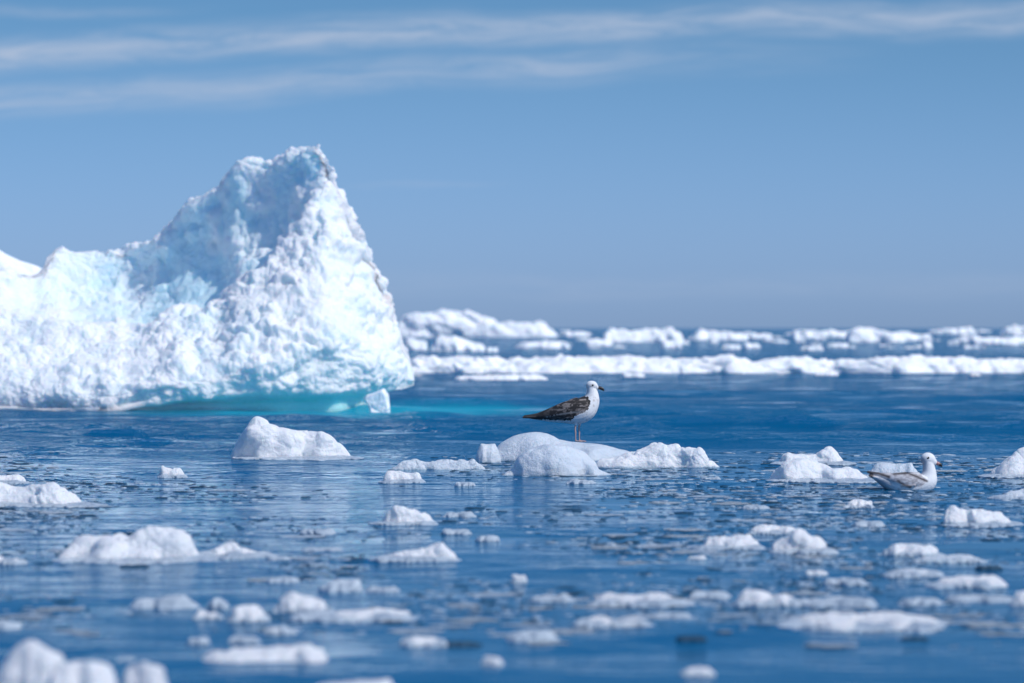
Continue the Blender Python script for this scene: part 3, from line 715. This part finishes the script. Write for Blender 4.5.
def plain(name, col, rough=.4):
    m, q_, p_ = newmat(name)
    t_ = q_.n('ShaderNodeTexCoord').outputs['Object']
    q_.put(p_.inputs['Base Color'], q_.mix(q_.noise(t_, 90, 2), col, tuple(c*.75 for c in col)))
    p_.inputs['Roughness'].default_value = rough
    return m
M_BILLD = plain('black_bill', (.018, .017, .018)); M_BILLP = plain('pink_bill', (.42, .20, .19)); M_EYE = plain('dark_eye', (.008, .007, .006), .12)

def colour(me, fn, s, org):
    n = len(me.vertices); co = np.empty(n*3, np.float32); me.vertices.foreach_get('co', co); co = co.reshape(-1, 3).astype(float)
    P = np.stack([org[0]+co[:, 0]/s, org[1]-co[:, 2]/s], 1)      # side view in drawing units
    col = fn(P, co)
    at = me.color_attributes.new('plumage', 'FLOAT_COLOR', 'POINT')
    at.data.foreach_set('color', np.concatenate([col, np.ones((n, 1))], 1).astype(np.float32).ravel())

def standing_gull():
    Yg = 34.3; s = Yg/FPX; ox, oy = 577.5, 441.7
    r = empty('seagull', (wx(ox, Yg), Yg, wz(oy, Yg)))
    tag(r, 'standing gull with mottled dark brown wings, white breast and black bill on the melting floe', 'gull')
    c = lambda px, py, rn, rl, yo=0.0: ((px-ox)*s, (oy-py)*s, rn*s, rl*s, yo*s)
    sh = [loft([c(530, 418, 1.2, 3.5), c(541, 417.5, 3, 5.5), c(552, 416.3, 6.0, 7.5), c(563, 413.8, 9.6, 10), c(574, 411.6, 13.0, 12), c(584, 408.6, 12.8, 12), c(590.3, 401.5, 9.6, 9.4), c(592.2, 395, 6.6, 6.8), c(591.7, 389.5, 4.9, 5.1), c(591.3, 386, 4.6, 4.6)]),
          ellipsoid((591.8-ox)*s, 0, (oy-385.8)*s, 5.9*s, 4.9*s, 5.1*s, -.08),
          ellipsoid((595.2-ox)*s, 0, (oy-386.9)*s, 3.6*s, 3.0*s, 3.0*s, -.3),
          loft([c(545, 416.5, 2.6, 4.5), c(534, 416.9, 1.7, 5.5), c(522.5, 417.3, .9, 6.0)])]
    for sg in (-1, 1):
        sh.append(loft([c(589.5, 402.5, 2.5, 1.5, sg*7.5), c(585, 404, 5.6, 2.8, sg*9), c(577, 406.5, 7.6, 3.2, sg*10), c(567, 409.5, 8.2, 3.3, sg*9.8), c(556, 412.5, 6.8, 3.2, sg*7.8), c(546, 414.5, 4.6, 2.8, sg*5.2), c(536, 416, 2.6, 2.2, sg*3), c(524, 416.5, 1.2, 1.4, sg*1.2)]))
        # primaries hanging slightly lower
        sh.append(loft([c(572, 416, 2.0, 1.5, sg*10.3), c(562, 417, 1.8, 1.6, sg*9), c(550, 417, 1.6, 1.5, sg*6.5), c(538, 417, 1.2, 1.2, sg*4)]))
        lx = 575.3 if sg < 0 else 579.2; ly = sg*4.0
        def P3(px, py, rr_, yo): return c(px, py, rr_, rr_, yo)
        sh.append(loft([P3(lx+.8, 416, 3.2, ly), P3(lx+.7, 422, 2.2, ly), P3(lx+.1, 426, 1.0, ly), P3(lx-.2, 429.5, .8, ly), P3(lx+.1, 432, .85, ly), P3(lx+.2, 438, .62, ly), P3(lx+.4, 441, .8, ly)], n=12))
        for k, (tx, ty) in enumerate(((6.2, -2.6), (7.2, 0), (6.2, 2.6))):
            sh.append(loft([(*c(lx, 440.8, .8, .8, ly),), (*c(lx+tx*.5, 441.0, .62, .62, ly+ty*.5),), (*c(lx+tx, 441.5, .5, .5, ly+ty),)], n=10))
        sh.append(loft([c(lx+.6, 441.1, .45, .8, ly), c(lx+3.2, 441.4, .40, 2.0, ly), c(lx+5.6, 441.6, .40, 3.0, ly)], n=12))
    me = fuse('body', join(sh), M_PLUM, .0026, 3)
    wing = [(588.5, 397.5), (590, 402), (588.5, 409), (583, 412.5), (575, 415.5), (574, 418), (570, 420.5), (556, 420.2), (541, 419.5), (536, 420.5), (520, 420.5), (520, 414), (537, 412.5), (541, 407), (556, 400), (572, 396), (582, 394)]
    wing = [(x, y) for x, y in wing]
    def fn(P, co):
        n = len(P)
        w_ = np.full((n, 3), .80)
        # streaks on breast and flank
        st = np.clip(fbm(co*np.array([70, 70, 45]), 5, 3)*2.6-.35, 0, 1)*np.clip((P[:, 1]-392)/8, 0, 1)*.55
        w_ = w_*(1-st[:, None])+np.array([.40, .34, .30])*st[:, None]
        neck = np.clip((589.5-P[:, 0])/3.5, 0, 1)*np.clip((398-P[:, 1])/4, 0, 1)*np.clip((P[:, 1]-384)/4, 0, 1)
        w_ = w_*(1-.6*neck[:, None])+np.array([.36, .36, .38])*.6*neck[:, None]
        hd = np.clip(.5+fbm(co*np.array([110, 110, 110]), 63, 2)*2, 0, 1)*np.clip((394-P[:, 1])/6, 0, 1)*np.clip((P[:, 1]-382)/3, 0, 1)*.35
        w_ = w_*(1-hd[:, None])+.32*hd[:, None]
        ey = np.exp(-((P[:, 0]-592)**2/5+(P[:, 1]-385.6)**2/2.0))*.55
        w_ = w_*(1-ey[:, None])+.10*ey[:, None]
        # mottled wing: dark feather centres, pale edges in rows
        row = np.sin((P[:, 0]*.55+P[:, 1]*1.15)+2.4*fbm(co*55, 9, 2))
        mot = np.clip(fbm(co*np.array([38, 30, 62]), 12, 3)*2.2+.22*row+.06, 0, 1)
        mot *= np.clip((P[:, 0]-541)/22, .1, 1)
        dk = np.array([.022, .018, .017])[None, :]*(1-mot[:, None])+np.array([.25, .21, .19])*mot[:, None]
        edge = np.exp(-(segdist(P, [(585, 411.5), (572, 412.2), (558, 414.5), (546, 417.0)])/.8)**2)*.5*(fbm(co*90, 19, 2) > -.2)
        dk = dk*(1-edge[:, None])+.40*edge[:, None]
        inn = inpoly(P+np.stack([fbm(co*90, 20, 2), fbm(co*90, 23, 2)], 1)*1.4, wing)
        bot_ = (co[:, 2] > 0) & (P[:, 1] > 418.5) & (np.abs(co[:, 1]) < 3*s)
        col = np.where((inn & ~bot_)[:, None], dk, w_)
        leg = (P[:, 1] > 425.2)
        col = np.where(leg[:, None], np.array([.50, .34, .31]), col)
        return col
    colour(me, fn, s, (ox, oy))
    link('body', me, r)
    b1 = pymesh('bill', loft([c(595.5, 387.2, 2.1, 1.6), c(598.5, 387.7, 1.75, 1.25), c(601, 388.3, 1.7, .95), c(603, 389.5, 1.3, .7), c(603.8, 391.0, .4, .3)], n=14), M_BILLD)
    link('bill', b1, r)
    for sg in (-1, 1):
        link('eye', pymesh('eye', ellipsoid((592.6-ox)*s, sg*4.35*s, (oy-385.2)*s, 1.0*s, .8*s, 1.0*s), M_EYE), r)
standing_gull()

def swimming_gull():
    Yg = 29.2; s = Yg/FPX; ox, oy = 906.0, 488.5
    r = empty('seagull', (wx(ox, Yg), Yg, 0))
    oy = HZ+HCAM/s
    tag(r, 'swimming pale gull with dark-edged folded wings and pink bill tipped black', 'gull')
    c = lambda px, py, rn, rl, yo=0.0: ((px-ox)*s, (oy-py)*s, rn*s, rl*s, yo*s)
    sh = [loft([c(870, 475, 1.5, 3.5), c(878, 477.8, 4.2, 6.5), c(889, 482, 8.2, 10), c(903, 484.5, 11.5, 12.5), c(917, 484.5, 12.5, 12.5), c(926.5, 481, 10.6, 11), c(929, 473.5, 7.6, 7.6), c(928.8, 467, 6.0, 6.2), c(928.2, 461.5, 5.4, 5.6)]),
          ellipsoid((928-ox)*s, 0, (oy-459.3)*s, 7.6*s, 5.9*s, 6.8*s, -.15),
          ellipsoid((932.5-ox)*s, 0, (oy-461.6)*s, 4.6*s, 3.8*s, 4.0*s, -.4),
          loft([c(888, 478, 2.5, 6), c(878, 477.5, 1.7, 6.5), c(869, 475.5, 1.0, 6)])]
    for sg in (-1, 1):
        sh.append(loft([c(926, 479.5, 2.5, 1.5, sg*9), c(919, 479.5, 6.2, 2.8, sg*10.8), c(908, 479.5, 7.2, 3.3, sg*11.6), c(896, 479, 5.8, 3.2, sg*10), c(886, 477, 4, 2.6, sg*6.5), c(876, 474.2, 2.2, 1.8, sg*3.4), c(867, 471.8, .9, .9, sg*1.2)]))
        sh.append(loft([c(914, 484.5, 1.6, 1.5, sg*13), c(904, 485, 1.8, 1.6, sg*12.4), c(896, 482, 1.6, 1.4, sg*10.6)]))
    me = fuse('body', join(sh), M_PLUM, .0026, 3)
    def fn(P, co):
        n = len(P)
        w_ = np.full((n, 3), .80)
        st = np.clip(fbm(co*np.array([55, 55, 80]), 5, 3)*2.4-.1, 0, 1)*np.clip((925-P[:, 0])/6, 0, 1)*.55*(P[:, 1] > 469)
        w_ = w_*(1-st[:, None])+np.array([.46, .38, .35])*st[:, None]
        wg = inpoly(P+fbm(co*60, 20, 2)[:, None]*1.2, [(866, 470), (893, 472.5), (908, 471), (920, 474.5), (927, 480.5), (922, 486), (908, 487.5), (898, 483), (886, 479.5), (866, 474)])
        mt = np.clip(.5+fbm(co*np.array([50, 50, 110]), 31, 3)*2, 0, 1)
        wt = np.array([.44, .40, .40])[None, :]*(1-mt[:, None])+np.array([.72, .68, .67])*mt[:, None]
        w_ = np.where(wg[:, None], wt, w_)
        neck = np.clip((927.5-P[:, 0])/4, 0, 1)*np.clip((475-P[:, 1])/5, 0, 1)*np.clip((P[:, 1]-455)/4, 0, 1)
        w_ = w_*(1-.7*neck[:, None])+np.array([.20, .22, .27])*.7*neck[:, None]  # shade on the nape put into the colour, over a slight grey collar
        rump = np.clip((897-P[:, 0])/14, 0, 1)*np.clip((P[:, 1]-477.5)/3, 0, 1)
        w_ = w_*(1-.8*rump[:, None])+np.array([.24, .28, .34])*.8*rump[:, None]
        ln = np.maximum(np.exp(-(segdist(P, [(893, 473.5), (907, 472.8), (915, 476), (926, 480.8)])/1.1)**2)*.95,
                        np.exp(-(segdist(P, [(868, 471.8), (878, 473.2), (888, 476.5)])/1.5)**2)*.98)
        ln = np.maximum(ln, np.exp(-(segdist(P, [(897, 480.5), (903, 484.5), (909, 486.5)])/1.5)**2)*.8)
        ln = np.maximum(ln, np.clip((874.5-P[:, 0]+(P[:, 1]-474)*-.4)/2, 0, 1)*.95)
        w_ = w_*(1-ln[:, None])+np.array([.045, .035, .035])*ln[:, None]
        return w_
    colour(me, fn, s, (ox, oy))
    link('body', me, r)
    bl = link('bill', pymesh('bill', loft([c(933, 462.0, 2.5, 2), c(936.5, 463, 1.95, 1.5), c(939.3, 464.2, 1.75, 1.2)], n=14), M_BILLP), r)
    link('bill_tip', pymesh('bill_tip', loft([c(938.8, 464.0, 1.8, 1.25), c(940.8, 465.1, 1.5, 1.0), c(942.2, 466.8, .5, .4)], n=14), M_BILLD), bl)
    for sg in (-1, 1):
        link('eye', pymesh('eye', ellipsoid((927.6-ox)*s, sg*5.5*s, (oy-457.8)*s, 1.25*s, .8*s, 1.25*s), M_EYE), r)
swimming_gull()
